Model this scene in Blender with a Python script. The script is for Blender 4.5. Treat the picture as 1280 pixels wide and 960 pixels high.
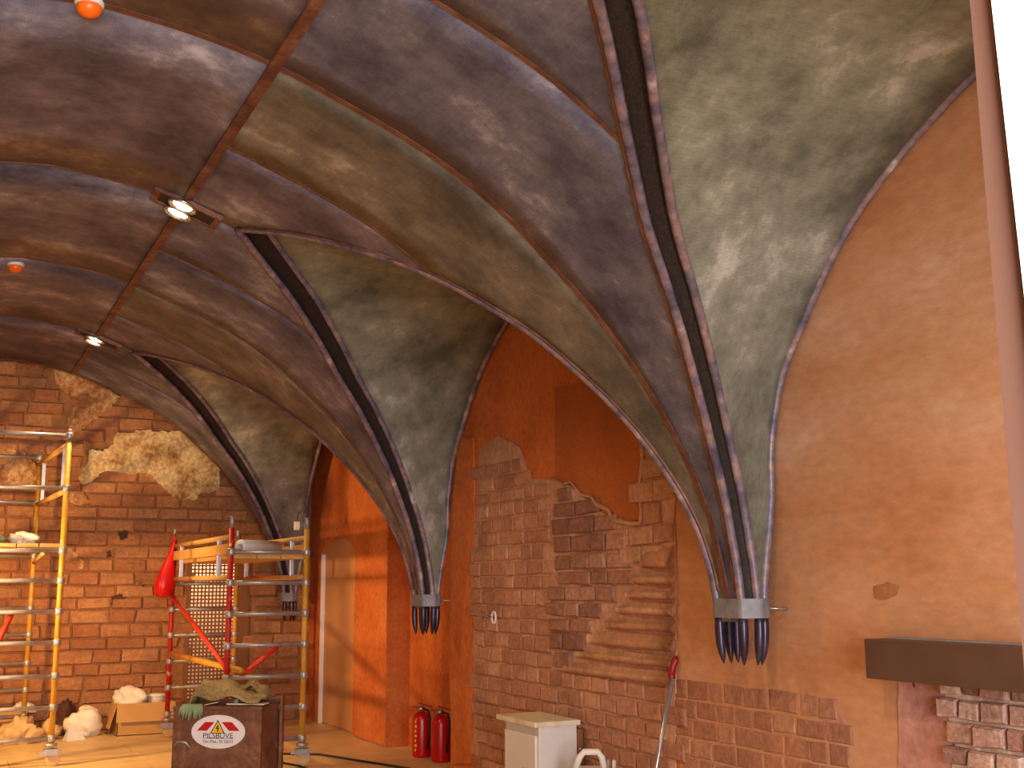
import bpy, bmesh, math, random
from mathutils import Vector, Matrix

for o in list(bpy.data.objects):
    bpy.data.objects.remove(o)
scene = bpy.context.scene
C = scene.collection
rnd = random.Random(7)

# ------------------------------------------------------------------ camera
F_PX, YAW, PITCH, ROLL = 1436.1, 0.4618, 0.1727, -0.0065
EYE = Vector((0, 0, 1.6))
_f = Vector((math.sin(YAW)*math.cos(PITCH), math.cos(YAW)*math.cos(PITCH), math.sin(PITCH)))
_r = Vector((math.cos(YAW), -math.sin(YAW), 0))
_u = _r.cross(_f)
CR = _r*math.cos(ROLL) + _u*math.sin(ROLL)
CU = -_r*math.sin(ROLL) + _u*math.cos(ROLL)
cam_d = bpy.data.cameras.new('camera')
cam = bpy.data.objects.new('camera', cam_d)
C.objects.link(cam)
cam_d.sensor_width = 36
cam_d.lens = 36*F_PX/1280
cam_d.clip_start = 0.05
M = Matrix.Identity(4)
for i in range(3):
    M[i][0], M[i][1], M[i][2], M[i][3] = CR[i], CU[i], -_f[i], EYE[i]
cam.matrix_world = M
scene.camera = cam

# ------------------------------------------------------------------ world, big lights, exposure
w = bpy.data.worlds.new('world')
scene.world = w
w.use_nodes = True
w.node_tree.nodes['Background'].inputs[0].default_value = (0.50, 0.60, 0.80, 1)
w.node_tree.nodes['Background'].inputs[1].default_value = 0.6
vs = scene.view_settings
vs.view_transform = 'Standard'
vs.look = 'None'
vs.gamma = 1
vs.use_curve_mapping = False
vs.exposure = 0.0

def area_light(name, loc, target, sx, sy, energy, color):
    l = bpy.data.lights.new(name, 'AREA')
    l.shape = 'RECTANGLE'
    l.size, l.size_y, l.energy, l.color = sx, sy, energy, color
    o = bpy.data.objects.new(name, l)
    C.objects.link(o)
    o.location = loc
    o.rotation_euler = (Vector(target)-Vector(loc)).to_track_quat('-Z', 'Y').to_euler()
    return o
# cool daylight read off the near vault, set in an added opening behind the camera
area_light('inferred_daylight_offscreen', (0.2, -3.79, 1.75), (0.2, 3, 1.75), 4.2, 3.3, 900, (0.88, 0.93, 1.0))

# room axis = +Y; the measured rhythm of the vault
Y1, L = 4.98, 4.372          # first hanging springer, bay length
XC = 0.45                    # crown of the vault
WX, WX2 = 4.0, 4.2           # right wall plane, recessed far bay
YE, YF, XL = 14.15, -3.8, -3.1

# ------------------------------------------------------------------ pixel helpers (points on real planes)
def ray(x, y):
    return CR*((x-640)/F_PX) + CU*((480-y)/F_PX) + _f
def onX(x, y, X): d = ray(x, y); return EYE + d*(X/d.x)
def onY(x, y, Y): d = ray(x, y); return EYE + d*(Y/d.y)
def onZ(x, y, Z): d = ray(x, y); return EYE + d*((Z-1.6)/d.z)

# ------------------------------------------------------------------ materials
MATS = {}
def new_mat(name, rough=0.7, metal=0.0):
    m = bpy.data.materials.new(name)
    m.use_nodes = True
    nt = m.node_tree
    b = nt.nodes['Principled BSDF']
    b.inputs['Roughness'].default_value = rough
    b.inputs['Metallic'].default_value = metal
    MATS[name] = m
    return m, nt, b
def rgba(c): return (c[0], c[1], c[2], 1)
def srgb(r, g, b):
    f = lambda v: (v/255/12.92) if v/255 <= .04045 else ((v/255+.055)/1.055)**2.4
    return (f(r), f(g), f(b))
def coords(nt, scale=(1, 1, 1)):
    t = nt.nodes.new('ShaderNodeTexCoord')
    mp = nt.nodes.new('ShaderNodeMapping')
    mp.inputs['Scale'].default_value = scale
    nt.links.new(t.outputs['Object'], mp.inputs['Vector'])
    return mp.outputs['Vector']
def noise(nt, vec, scale, detail=4, rough=.6):
    n = nt.nodes.new('ShaderNodeTexNoise')
    n.inputs['Scale'].default_value = scale
    n.inputs['Detail'].default_value = detail
    n.inputs['Roughness'].default_value = rough
    nt.links.new(vec, n.inputs['Vector'])
    return n.outputs['Fac']
def ramp(nt, fac, stops):
    r = nt.nodes.new('ShaderNodeValToRGB')
    e = r.color_ramp.elements
    e[0].position, e[0].color = stops[0][0], rgba(stops[0][1])
    e[1].position, e[1].color = stops[-1][0], rgba(stops[-1][1])
    for p, c in stops[1:-1]:
        x = e.new(p); x.color = rgba(c)
    nt.links.new(fac, r.inputs['Fac'])
    return r.outputs['Color']
def mix(nt, fac, a, b, mode='MIX'):
    m = nt.nodes.new('ShaderNodeMix')
    m.data_type = 'RGBA'
    m.blend_type = mode
    for s, v in ((m.inputs[0], fac), (m.inputs[6], a), (m.inputs[7], b)):
        if hasattr(v, 'links'): nt.links.new(v, s)
        elif isinstance(v, (int, float)): s.default_value = v
        else: s.default_value = rgba(v)
    return m.outputs[2]
def bump(nt, b, height, strength, dist=0.01):
    n = nt.nodes.new('ShaderNodeBump')
    n.inputs['Strength'].default_value = strength
    n.inputs['Distance'].default_value = dist
    nt.links.new(height, n.inputs['Height'])
    nt.links.new(n.outputs['Normal'], b.inputs['Normal'])
def mottled(name, stops, scale=2, rough=.75, metal=0, fine=None, stretch=(1, 1, 1), bumps=0.0, bscale=40, detail=5):
    m, nt, b = new_mat(name, rough, metal)
    v = coords(nt, stretch)
    col = ramp(nt, noise(nt, v, scale, detail), stops)
    if fine:
        col = mix(nt, fine[1], col, ramp(nt, noise(nt, v, fine[0], 3), [(.3, (.25, .25, .25)), (.7, (.8, .8, .8))]), 'OVERLAY')
    nt.links.new(col, b.inputs['Base Color'])
    if bumps:
        bump(nt, b, noise(nt, v, bscale, 4), bumps)
    return m
def plain(name, c, rough=.6, metal=0, var=.18, scale=14):
    lo = tuple(max(0, x*(1-var)) for x in c); hi = tuple(min(1, x*(1+var)) for x in c)
    return mottled(name, [(.3, lo), (.7, hi)], scale, rough, metal)

def vault_mat(name, stops):
    m, nt, b = new_mat(name, .55, .25)
    v = coords(nt)
    col = ramp(nt, noise(nt, v, 1.5, 8, .72), stops)
    vr = nt.nodes.new('ShaderNodeTexVoronoi')
    vr.inputs['Scale'].default_value = 75
    vr.inputs['Randomness'].default_value = .25
    nt.links.new(v, vr.inputs['Vector'])
    dots = ramp(nt, vr.outputs['Distance'], [(.18, (.3, .3, .3)), (.42, (.6, .6, .6))])
    col = mix(nt, .35, col, dots, 'OVERLAY')
    nt.links.new(col, b.inputs['Base Color'])
    bump(nt, b, noise(nt, v, 9, 4), .12, .01)
    return m
vault_mat('vault_blue', [(.36, srgb(64, 65, 84)), (.47, srgb(96, 96, 114)), (.56, srgb(120, 120, 136)), (.67, srgb(176, 175, 180))])
vault_mat('vault_green', [(.36, srgb(88, 92, 80)), (.47, srgb(122, 126, 112)), (.56, srgb(144, 147, 132)), (.67, srgb(194, 194, 184))])
vault_mat('vault_plum', [(.36, srgb(68, 63, 76)), (.47, srgb(101, 94, 106)), (.56, srgb(126, 118, 126)), (.67, srgb(180, 172, 176))])
vault_mat('vault_moss', [(.36, srgb(78, 75, 70)), (.48, srgb(108, 104, 94)), (.58, srgb(134, 128, 114)), (.68, srgb(184, 176, 160))])
mottled('copper_strip', [(.3, srgb(78, 46, 36)), (.5, srgb(112, 70, 54)), (.75, srgb(150, 106, 84))], 5, .55, .2, (30, .5))
mottled('rib_metal', [(.3, srgb(70, 64, 82)), (.48, srgb(116, 106, 122)), (.6, srgb(148, 122, 116)), (.72, srgb(186, 178, 190))], 6, .42, .2, (25, .6))
mottled('collar_metal', [(.3, srgb(96, 96, 104)), (.7, srgb(142, 140, 144))], 9, .55, .15)
mottled('prong_metal', [(.3, srgb(40, 34, 50)), (.7, srgb(76, 66, 86))], 9, .3, .5)
mottled('gap_mesh', [(.35, (.010, .008, .008)), (.62, (.035, .025, .022)), (.8, (.08, .06, .05))], 60, .6, .3)  # dark mesh; some shade of the recess is in its colour

def plaster_mat(name, stops, scale=1.3, rough=.85, stretch=(1, 1, 1), fine=(22, .35), bumps=.25):
    return mottled(name, stops, scale, rough, 0, fine, stretch, bumps, 45)
plaster_mat('plaster_tan', [(.28, srgb(176, 116, 70)), (.42, srgb(188, 131, 88)), (.56, srgb(194, 141, 102)), (.72, srgb(204, 158, 126))], 1.3, stretch=(1, .7, 1.7), fine=(14, .22))
plaster_mat('plaster_orange', [(.3, srgb(172, 84, 26)), (.5, srgb(196, 104, 40)), (.75, srgb(208, 124, 62))], 1.6)
plaster_mat('plaster_brown', [(.3, srgb(160, 84, 28)), (.7, srgb(182, 98, 38))], 2.4, fine=(60, .3))
plaster_mat('plaster_cream', [(.28, srgb(120, 78, 38)), (.38, srgb(176, 130, 74)), (.5, srgb(210, 172, 112)), (.7, srgb(228, 196, 140))], 4.5, fine=(24, .9), bumps=.6)
plaster_mat('plaster_worn', [(.34, srgb(146, 92, 52)), (.48, srgb(176, 124, 76)), (.66, srgb(208, 166, 112))], 5, fine=(20, .7), bumps=.6)
plaster_mat('plaster_pink', [(.3, srgb(158, 104, 88)), (.5, srgb(180, 128, 112)), (.75, srgb(206, 160, 144))], 3)
plaster_mat('mortar_far', [(.3, srgb(140, 90, 52)), (.7, srgb(164, 112, 68))], 5, bumps=.5)
plaster_mat('mortar_near', [(.3, srgb(168, 114, 84)), (.5, srgb(184, 134, 102)), (.75, srgb(202, 158, 130))], 3, bumps=.5)
plaster_mat('plaster_stain', [(.3, srgb(152, 96, 54)), (.7, srgb(166, 112, 70))], 6)
plaster_mat('mortar_pale', [(.3, srgb(186, 150, 128)), (.7, srgb(222, 196, 176))], 6, bumps=.5)

def brick_mat(name, stops, rough=.9, fine=.55, blotch=.45):
    m, nt, b = new_mat(name, rough)
    oi = nt.nodes.new('ShaderNodeObjectInfo')
    v = coords(nt)
    add = nt.nodes.new('ShaderNodeVectorMath'); add.operation = 'ADD'
    mul = nt.nodes.new('ShaderNodeVectorMath'); mul.operation = 'SCALE'
    cmb = nt.nodes.new('ShaderNodeCombineXYZ')
    for i in range(3): nt.links.new(oi.outputs['Random'], cmb.inputs[i])
    nt.links.new(cmb.outputs[0], mul.inputs[0]); mul.inputs['Scale'].default_value = 37
    nt.links.new(v, add.inputs[0]); nt.links.new(mul.outputs[0], add.inputs[1])
    n = noise(nt, add.outputs[0], 1.6, 5)
    ma = nt.nodes.new('ShaderNodeMath'); ma.operation = 'MULTIPLY_ADD'
    nt.links.new(oi.outputs['Random'], ma.inputs[0]); ma.inputs[1].default_value = .5
    sc = nt.nodes.new('ShaderNodeMath'); sc.operation = 'MULTIPLY'
    nt.links.new(n, sc.inputs[0]); sc.inputs[1].default_value = .5
    nt.links.new(sc.outputs[0], ma.inputs[2])
    col = ramp(nt, ma.outputs[0], stops)
    col = mix(nt, fine, col, ramp(nt, noise(nt, add.outputs[0], 5, 5), [(.3, (.3, .3, .3)), (.7, (.72, .72, .72))]), 'OVERLAY')
    ge = nt.nodes.new('ShaderNodeNewGeometry')
    col = mix(nt, blotch, col, ramp(nt, noise(nt, ge.outputs['Position'], 2.6, 6, .65), [(.32, (.27, .25, .24)), (.5, (.5, .49, .48)), (.68, (.72, .71, .70))]), 'OVERLAY')
    col = mix(nt, .5, col, ramp(nt, noise(nt, ge.outputs['Position'], 26, 4, .6), [(.3, (.3, .3, .3)), (.7, (.70, .70, .70))]), 'OVERLAY')
    nt.links.new(col, b.inputs['Base Color'])
    bump(nt, b, noise(nt, ge.outputs['Position'], 30, 5), .6, .012)
    return m
brick_mat('brick_far', [(.2, srgb(150, 94, 58)), (.45, srgb(166, 108, 66)), (.65, srgb(174, 118, 74)), (.9, srgb(188, 134, 88))], fine=.35, blotch=.5)
brick_mat('brick_wash', [(.2, srgb(158, 106, 78)), (.45, srgb(172, 120, 90)), (.65, srgb(180, 130, 100)), (.9, srgb(192, 144, 114))], fine=.3)
brick_mat('brick_dark', [(.2, srgb(124, 82, 66)), (.5, srgb(148, 102, 82)), (.75, srgb(168, 122, 100)), (.95, srgb(200, 160, 136))])
brick_mat('stone_near', [(.2, srgb(152, 100, 74)), (.5, srgb(164, 112, 84)), (.9, srgb(182, 132, 104))], fine=.25)
brick_mat('stone_rough', [(.2, srgb(124, 86, 72)), (.5, srgb(162, 122, 104)), (.9, srgb(196, 164, 146))], fine=.7)
brick_mat('stone_step', [(.2, srgb(172, 120, 86)), (.9, srgb(196, 148, 112))], fine=.4)

plain('floor_board', srgb(228, 194, 138), .45, 0, .12, 3)
plain('floor_base', srgb(120, 90, 60), .8)
plain('galvanised', srgb(176, 166, 158), .42, .55)
mottled('paint_yellow', [(.3, srgb(196, 134, 26)), (.58, srgb(214, 156, 48)), (.7, srgb(196, 176, 140))], 9, .5, .1)
mottled('paint_red', [(.35, srgb(176, 18, 14)), (.60, srgb(192, 34, 26)), (.66, srgb(220, 190, 150)), (.8, srgb(226, 200, 166))], 8, .5, .1)
plain('brace_red', srgb(214, 52, 24), .5, .1)
mottled('timber', [(.3, srgb(176, 122, 56)), (.7, srgb(220, 172, 100))], 4, .7, 0, (30, .4), (1, 6, 6))
plain('aluminium', srgb(206, 206, 214), .35, .5)
plain('white_plastic', srgb(226, 220, 208), .45, 0, .06)
plain('red_plastic', srgb(222, 16, 14), .35, 0, .1, 6)
mottled('chest_brown', [(.3, srgb(92, 56, 38)), (.55, srgb(124, 80, 56)), (.68, srgb(140, 96, 70)), (.72, srgb(196, 176, 150))], 7, .5, .1, (26, .5))
mottled('chest_dark', [(.3, srgb(40, 28, 24)), (.66, srgb(62, 46, 38)), (.73, srgb(170, 160, 146))], 9, .5, .2)
plain('sticker_white', srgb(232, 226, 228), .4, 0, .03)
plain('sticker_red', srgb(196, 14, 22), .4, 0, .05)
plain('sticker_yellow', srgb(244, 188, 40), .4, 0, .05)
plain('ink', srgb(44, 34, 34), .6, 0, .05)
mottled('sackcloth', [(.3, srgb(128, 104, 62)), (.55, srgb(160, 134, 86)), (.75, srgb(190, 166, 116))], 5, .95, 0, (70, .6), bumps=.6, bscale=90)
plain('dark_cloth', srgb(70, 50, 38), .95, 0, .25)
plain('green_cotton', srgb(142, 160, 120), .95, 0, .2)
plain('pale_board', srgb(232, 208, 176), .6, 0, .06)
plain('cardboard', srgb(196, 148, 88), .85, 0, .08, 3)
plain('white_bag', srgb(232, 220, 198), .55, 0, .08)
plain('tan_paper', srgb(214, 176, 120), .8, 0, .1)
plain('extinguisher_red', srgb(190, 6, 12), .28, 0, .08, 4)
plain('black_rubber', srgb(28, 24, 22), .6, 0, .1)
plain('cabinet_white', srgb(222, 216, 208), .4, .05, .05, 5)
mottled('cabinet_lid', [(.35, srgb(206, 188, 148)), (.55, srgb(226, 214, 186)), (.75, srgb(176, 150, 108))], 5, .6)
plain('cap_and_shade_grey', srgb(150, 146, 150), .5, .1)
plain('steel', srgb(178, 172, 170), .3, .7)
plain('tip_red', srgb(150, 10, 16), .4, 0, .1)
mottled('duct_brown', [(.3, srgb(84, 58, 44)), (.7, srgb(98, 70, 54))], 3, .5, .1)
plain('pillar_white', srgb(250, 250, 250), .5, 0, .01)
plain('pillar_brown', srgb(100, 62, 42), .7, 0, .06, 3)
plain('orange_dome', srgb(250, 110, 20), .35, 0, .05)  # orange glow of the domes given as plain colour
plain('chrome', srgb(210, 200, 180), .2, .9, .05)
plain('door_tan', srgb(196, 140, 92), .75, 0, .08, 2.5)
plain('jamb_white', srgb(230, 214, 206), .6, 0, .04)
plain('frame_brown', srgb(132, 84, 44), .7, 0, .12)
plain('dark_brown', srgb(84, 48, 30), .9, 0, .3, 30)
plain('roof_dark', (.05, .04, .035), .9)
plain('wall_plain', srgb(190, 140, 96), .9)
def emit_mat(name, c, s):
    m, nt, b = new_mat(name)
    b.inputs['Base Color'].default_value = rgba(c)
    b.inputs['Emission Color'].default_value = rgba(c)
    b.inputs['Emission Strength'].default_value = s
    return m
emit_mat('lamp_glow', (1.0, .88, .62), 14)
emit_mat('halogen_glow', (1.0, .72, .36), 20)

# ------------------------------------------------------------------ mesh helpers
def link(o, parent=None):
    C.objects.link(o)
    if parent is not None: o.parent = parent
    return o
def mesh_obj(name, verts, faces, mat, parent=None, smooth=False):
    me = bpy.data.meshes.new(name)
    me.from_pydata([tuple(v) for v in verts], [], faces)
    me.materials.append(MATS[mat])
    if smooth:
        for p in me.polygons: p.use_smooth = True
    me.update()
    return link(bpy.data.objects.new(name, me), parent)
def bm_obj(name, bm, mat, parent=None, smooth=False):
    me = bpy.data.meshes.new(name)
    bm.normal_update()
    bm.to_mesh(me); bm.free()
    me.materials.append(MATS[mat])
    if smooth:
        for p in me.polygons: p.use_smooth = True
    return link(bpy.data.objects.new(name, me), parent)
def tag(o, label=None, cat=None, group=None, kind=None):
    if label: o['label'] = label
    if cat: o['category'] = cat
    if group: o['group'] = group
    if kind: o['kind'] = kind
    return o
def thing(name, label, cat, loc=(0, 0, 0), rz=0, group=None):
    o = bpy.data.objects.new(name, None)
    o.empty_display_size = .1
    C.objects.link(o)
    o.location = loc
    o.rotation_euler = (0, 0, rz)
    return tag(o, label, cat, group)
def bm_box(bm, lo, hi, rot=None, about=None):
    vs_ = []
    for x in (lo[0], hi[0]):
        for y in (lo[1], hi[1]):
            for z in (lo[2], hi[2]):
                p = Vector((x, y, z))
                if rot: p = about + rot @ (p-about)
                vs_.append(bm.verts.new(p))
    for f in ((0, 1, 3, 2), (4, 6, 7, 5), (0, 4, 5, 1), (2, 3, 7, 6), (0, 2, 6, 4), (1, 5, 7, 3)):
        bm.faces.new([vs_[i] for i in f])
def box(name, lo, hi, mat, parent=None, bevel=0.0):
    bm = bmesh.new()
    bm_box(bm, lo, hi)
    if bevel:
        bmesh.ops.bevel(bm, geom=list(bm.edges), offset=bevel, segments=2, affect='EDGES', profile=.6)
    return bm_obj(name, bm, mat, parent)
def ring_frame(t, prev=None):
    a = prev if prev is not None else (Vector((0, 0, 1)) if abs(t.z) < .9 else Vector((1, 0, 0)))
    a = (a - t*a.dot(t)).normalized()
    return a, t.cross(a)
def tube_bm(bm, pts, rad, n=8, cap=True):
    pts = [Vector(p) for p in pts]
    if not isinstance(rad, (list, tuple)): rad = [rad]*len(pts)
    rings, a = [], None
    for i, p in enumerate(pts):
        t = (pts[min(i+1, len(pts)-1)] - pts[max(i-1, 0)]).normalized()
        a, b = ring_frame(t, a)
        rings.append([bm.verts.new(p + (a*math.cos(k*2*math.pi/n) + b*math.sin(k*2*math.pi/n))*rad[i]) for k in range(n)])
    for i in range(len(rings)-1):
        for k in range(n):
            bm.faces.new((rings[i][k], rings[i][(k+1) % n], rings[i+1][(k+1) % n], rings[i+1][k]))
    if cap:
        bm.faces.new(rings[0][::-1]); bm.faces.new(rings[-1])
def tube(name, pts, rad, mat, parent=None, n=8, smooth=True):
    bm = bmesh.new()
    tube_bm(bm, pts, rad, n)
    return bm_obj(name, bm, mat, parent, smooth)
def lathe(name, prof, mat, parent=None, loc=(0, 0, 0), n=20, axis='Z', smooth=True, cap=True):
    verts, faces = [], []
    for r, z in prof:
        for k in range(n):
            a = k*2*math.pi/n
            p = (r*math.cos(a), r*math.sin(a), z)
            if axis == 'X': p = (z, p[0], p[1])
            if axis == 'Y': p = (p[0], z, p[1])
            verts.append((p[0]+loc[0], p[1]+loc[1], p[2]+loc[2]))
    for i in range(len(prof)-1):
        for k in range(n):
            faces.append((i*n+k, i*n+(k+1) % n, (i+1)*n+(k+1) % n, (i+1)*n+k))
    if cap:
        faces.append(tuple(range(n))[::-1]); faces.append(tuple((len(prof)-1)*n+k for k in range(n)))
    o = mesh_obj(name, verts, faces, mat, parent, smooth)
    return o
def prism(name, poly, to3, depth, mat, parent=None):
    """poly: 2-D outline, to3(u, v, d) -> 3-D point; extruded from d=0 to d=depth"""
    bm = bmesh.new()
    a = [bm.verts.new(to3(u, v, 0)) for u, v in poly]
    b = [bm.verts.new(to3(u, v, depth)) for u, v in poly]
    n = len(poly)
    bm.faces.new(a); bm.faces.new(b[::-1])
    for i in range(n):
        bm.faces.new((a[i], b[i], b[(i+1) % n], a[(i+1) % n]))
    bmesh.ops.recalc_face_normals(bm, faces=list(bm.faces))
    bmesh.ops.triangulate(bm, faces=[f for f in bm.faces if len(f.verts) > 4])
    return bm_obj(name, bm, mat, parent)
def ragged(poly, step, amp, r):
    out = []
    n = len(poly)
    for i in range(n):
        (x0, y0), (x1, y1) = poly[i], poly[(i+1) % n]
        d = math.hypot(x1-x0, y1-y0)
        m = max(1, int(d/step))
        for k in range(m):
            t = k/m
            j = amp if k else amp*.4
            out.append((x0+(x1-x0)*t + r.uniform(-j, j), y0+(y1-y0)*t + r.uniform(-j, j)))
    return out
def inside(poly, u, v):
    c = False
    n = len(poly)
    for i in range(n):
        (x0, y0), (x1, y1) = poly[i], poly[i-1]
        if (y0 > v) != (y1 > v) and u < (x1-x0)*(v-y0)/(y1-y0)+x0: c = not c
    return c
toR = lambda X: (lambda u, v, d: (X-d, u, v))      # right wall: u = Y, v = Z, grows into the room
toE = lambda Y: (lambda u, v, d: (u, Y-d, v))      # end wall: u = X, v = Z
def polyR(px, X): return [(p.y, p.z) for p in (onX(x, y, X) for x, y in px)]
def polyE(px, Y): return [(p.x, p.z) for p in (onY(x, y, Y) for x, y in px)]
def blob(name, loc, size, mat, parent=None, seed=0, rough=.25, sub=4, flat=True, freq=2.2):
    """crumpled lump: sphere pushed by seeded waves, base flattened on z=0"""
    r = random.Random(seed)
    dirs = [(Vector((r.uniform(-1, 1), r.uniform(-1, 1), r.uniform(-1, 1))).normalized(), r.uniform(1, 3)*freq, r.uniform(0, 6)) for _ in range(9)]
    bm = bmesh.new()
    bmesh.ops.create_icosphere(bm, subdivisions=sub, radius=1)
    for v in bm.verts:
        d = v.co.normalized()
        k = 1 + rough*sum(math.sin(a.dot(d)*f+p) for a, f, p in dirs)/3.2
        k += rough*.35*(abs(math.sin(dirs[0][0].dot(d)*7+dirs[1][2]))+abs(math.sin(dirs[2][0].dot(d)*9+dirs[3][2]))+abs(math.sin(dirs[4][0].dot(d)*13))-1.8)
        co = d*k
        z = co.z
        if flat: z = max(z, -.55)+.55
        v.co = Vector((co.x*size[0]/2, co.y*size[1]/2, z*size[2]/1.6)) + Vector(loc)
    return bm_obj(name, bm, mat, parent, True)
def text_part(name, body, size, mat, parent, loc, rot, width=None):
    cu = bpy.data.curves.new(name, 'FONT')
    cu.body, cu.size, cu.align_x, cu.extrude = body, size, 'CENTER', .0006
    t = bpy.data.objects.new('text_source', cu)
    C.objects.link(t)
    bpy.context.view_layer.update()
    me = bpy.data.meshes.new_from_object(t.evaluated_get(bpy.context.evaluated_depsgraph_get()))
    bpy.data.objects.remove(t)
    me.materials.clear(); me.materials.append(MATS[mat])
    o = link(bpy.data.objects.new(name, me), parent)
    o.location, o.rotation_euler = loc, rot
    if width:
        xs = [v.co.x for v in me.vertices]
        o.scale.x = width/(max(xs)-min(xs))
    return o
# ---- monotone interpolation for the measured curves
def pchip(xs, ys):
    n = len(xs)
    h = [xs[i+1]-xs[i] for i in range(n-1)]
    d = [(ys[i+1]-ys[i])/h[i] for i in range(n-1)]
    m = [d[0]]+[0 if d[i-1]*d[i] <= 0 else 2*d[i-1]*d[i]/(d[i-1]+d[i]) for i in range(1, n-1)]+[d[-1]]
    def f(x):
        x = min(max(x, xs[0]), xs[-1])
        i = 0
        while i < n-2 and x > xs[i+1]: i += 1
        t = (x-xs[i])/h[i]
        return ((2*t**3-3*t*t+1)*ys[i]+(t**3-2*t*t+t)*h[i]*m[i]+(-2*t**3+3*t*t)*ys[i+1]+(t**3-t*t)*h[i]*m[i+1])
    return f
PROF = [(.45, 4.12), (.73, 4.095), (1.02, 4.05), (1.265, 3.99), (1.56, 3.885), (1.82, 3.785), (2.09, 3.66), (2.31, 3.53), (2.53, 3.37), (2.72, 3.2), (2.94, 3.0),
        (3.13, 2.786), (3.30, 2.566), (3.45, 2.333), (3.58, 2.086), (3.64, 1.94), (3.68, 1.81), (3.72, 1.65), (3.74, 1.5), (3.75, 1.4)]
vaultZ = pchip([a for a, b in PROF], [b for a, b in PROF])
vaultX = pchip([b for a, b in PROF][::-1], [a for a, b in PROF][::-1])
GRO = [(1.4, .023), (1.55, .024), (1.83, .030), (2.06, .042), (2.3, .060), (2.58, .090), (2.76, .115), (3.03, .158), (3.25, .208), (3.45, .268), (3.70, .378), (3.80, .44), (3.872, .5)]
groT = pchip([a for a, b in GRO], [b for a, b in GRO])
ARC = [(1.4, .027), (1.8, .025), (2.2, .024), (2.62, .046), (2.96, .100), (3.298, .168), (3.517, .234), (3.69, .307), (3.83, .385), (3.92, .5)]
arcT = pchip([a for a, b in ARC], [b for a, b in ARC])
ZB, ZA, ZW = 1.42, 3.872, 3.92     # springer collar, groin apex, wall-arch apex

# ================================================================== STRUCTURE
# ---- ceiling: the panelled metal vault
ceil = tag(thing('ceiling', 'ribbed vault of patinated perforated metal panels with copper seams', None), kind='structure')
def grid_obj(name, rows, mat, parent):
    verts, faces = [], []
    n = len(rows[0])
    for r in rows: verts += r
    for i in range(len(rows)-1):
        for j in range(n-1):
            faces.append((i*n+j, i*n+j+1, (i+1)*n+j+1, (i+1)*n+j))
    o = mesh_obj(name, verts, faces, mat, parent, True)
    s = o.modifiers.new('thickness', 'SOLIDIFY')
    s.thickness = .006
    s.offset = 0
    return o
XS = [1.265+(3.75-1.265)*(i/44) for i in range(45)]
# even out by height near the springing
XS = sorted(set([round(x, 4) for x in XS if x < 3.3] + [round(vaultX(2.566-(2.566-1.4)*i/16), 4) for i in range(17)]))
def halfwidth(x):
    z = vaultZ(x)
    return L/2 if z >= ZA else L*groT(z)
def rib_half(yc, s, k, mirror=False):
    """panels of the main vault on one side (s) of the springer line yc"""
    mx = (lambda x: 2*XC-x) if mirror else (lambda x: x)
    inner = []
    for x in XS:
        y1 = min(halfwidth(x), L/4)
        inner.append([(mx(x), yc+s*y1*j/6, vaultZ(x)) for j in range(7)])
    a = grid_obj('vault_panel', inner, 'vault_blue' if s < 0 else 'vault_moss', ceil)
    outer = []
    for x in XS:
        hw = halfwidth(x)
        if hw <= L/4+.002: break
        outer.append([(mx(x), yc+s*(L/4+(hw-L/4)*j/6), vaultZ(x)) for j in range(7)])
    grid_obj('vault_panel', outer, 'vault_plum' if s > 0 else 'vault_blue', ceil)
def strip(name, pts, w, ax, mat, parent, lift=.006, th=.012):
    """flat raised band along pts; ax = direction of its width"""
    verts, faces = [], []
    ax = Vector(ax)
    for i, p in enumerate(pts):
        t = (Vector(pts[min(i+1, len(pts)-1)])-Vector(pts[max(i-1, 0)])).normalized()
        nrm = t.cross(ax).normalized()
        if nrm.z > 0: nrm = -nrm
        p = Vector(p)
        for q in (p-ax*w/2+nrm*(lift-th), p-ax*w/2+nrm*lift, p+ax*w/2+nrm*lift, p+ax*w/2+nrm*(lift-th)): verts.append(q)
    for i in range(len(pts)-1):
        for k in range(4):
            faces.append((i*4+k, i*4+(k+1) % 4, (i+1)*4+(k+1) % 4, (i+1)*4+k))
    faces.append((0, 1, 2, 3)); faces.append(tuple(4*(len(pts)-1)+k for k in (3, 2, 1, 0)))
    return mesh_obj(name, verts, faces, mat, parent)

KS = [(-1, (-1, 1)), (0, (-1, 1)), (1, (-1, 1)), (2, (-1,))]
for k, sides in KS:
    yc = Y1+k*L
    for s in sides:
        rib_half(yc, s, k)
        rib_half(yc, s, k, True)
    # crown panels between the two ridge strips, one per half bay
    for y0, y1 in ((yc-L/2, yc), (yc, yc+L/2)):
        if y0 > YE-1: continue
        rows = []
        for i in range(17):
            x = 2*XC-1.265 + (1.265*2-2*XC)*i/16
            rows.append([(x, y0+(y1-y0)*j/4, vaultZ(x if x > XC else 2*XC-x)) for j in range(5)])
        grid_obj('vault_panel', rows, 'vault_plum', ceil)
    # transverse copper seams
    def seam(y, x0, x1, wdt):
        n = 40
        pts = []
        for i in range(n+1):
            x = x0+(x1-x0)*i/n
            pts.append((x, y, vaultZ(x if x > XC else 2*XC-x)))
        strip('seam_strip', pts, wdt, (0, 1, 0), 'copper_strip', ceil)
    seam(yc, 2*XC-1.265, 3.742, .042)
    if yc+L/2 < YE:
        seam(yc+L/2, 2*XC-1.265, 1.60, .022)
        seam(yc+L/4, 1.265, vaultX(3.40), .026)
    seam(yc-L/4, 1.265, vaultX(3.40), .026)
for x in (1.265, 2*XC-1.265):
    strip('ridge_strip', [(x, Y1-1.5*L+i*(3.5*L)/30, 3.99) for i in range(31)], .075, (1, 0, 0), 'copper_strip', ceil, .010, .02)
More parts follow.
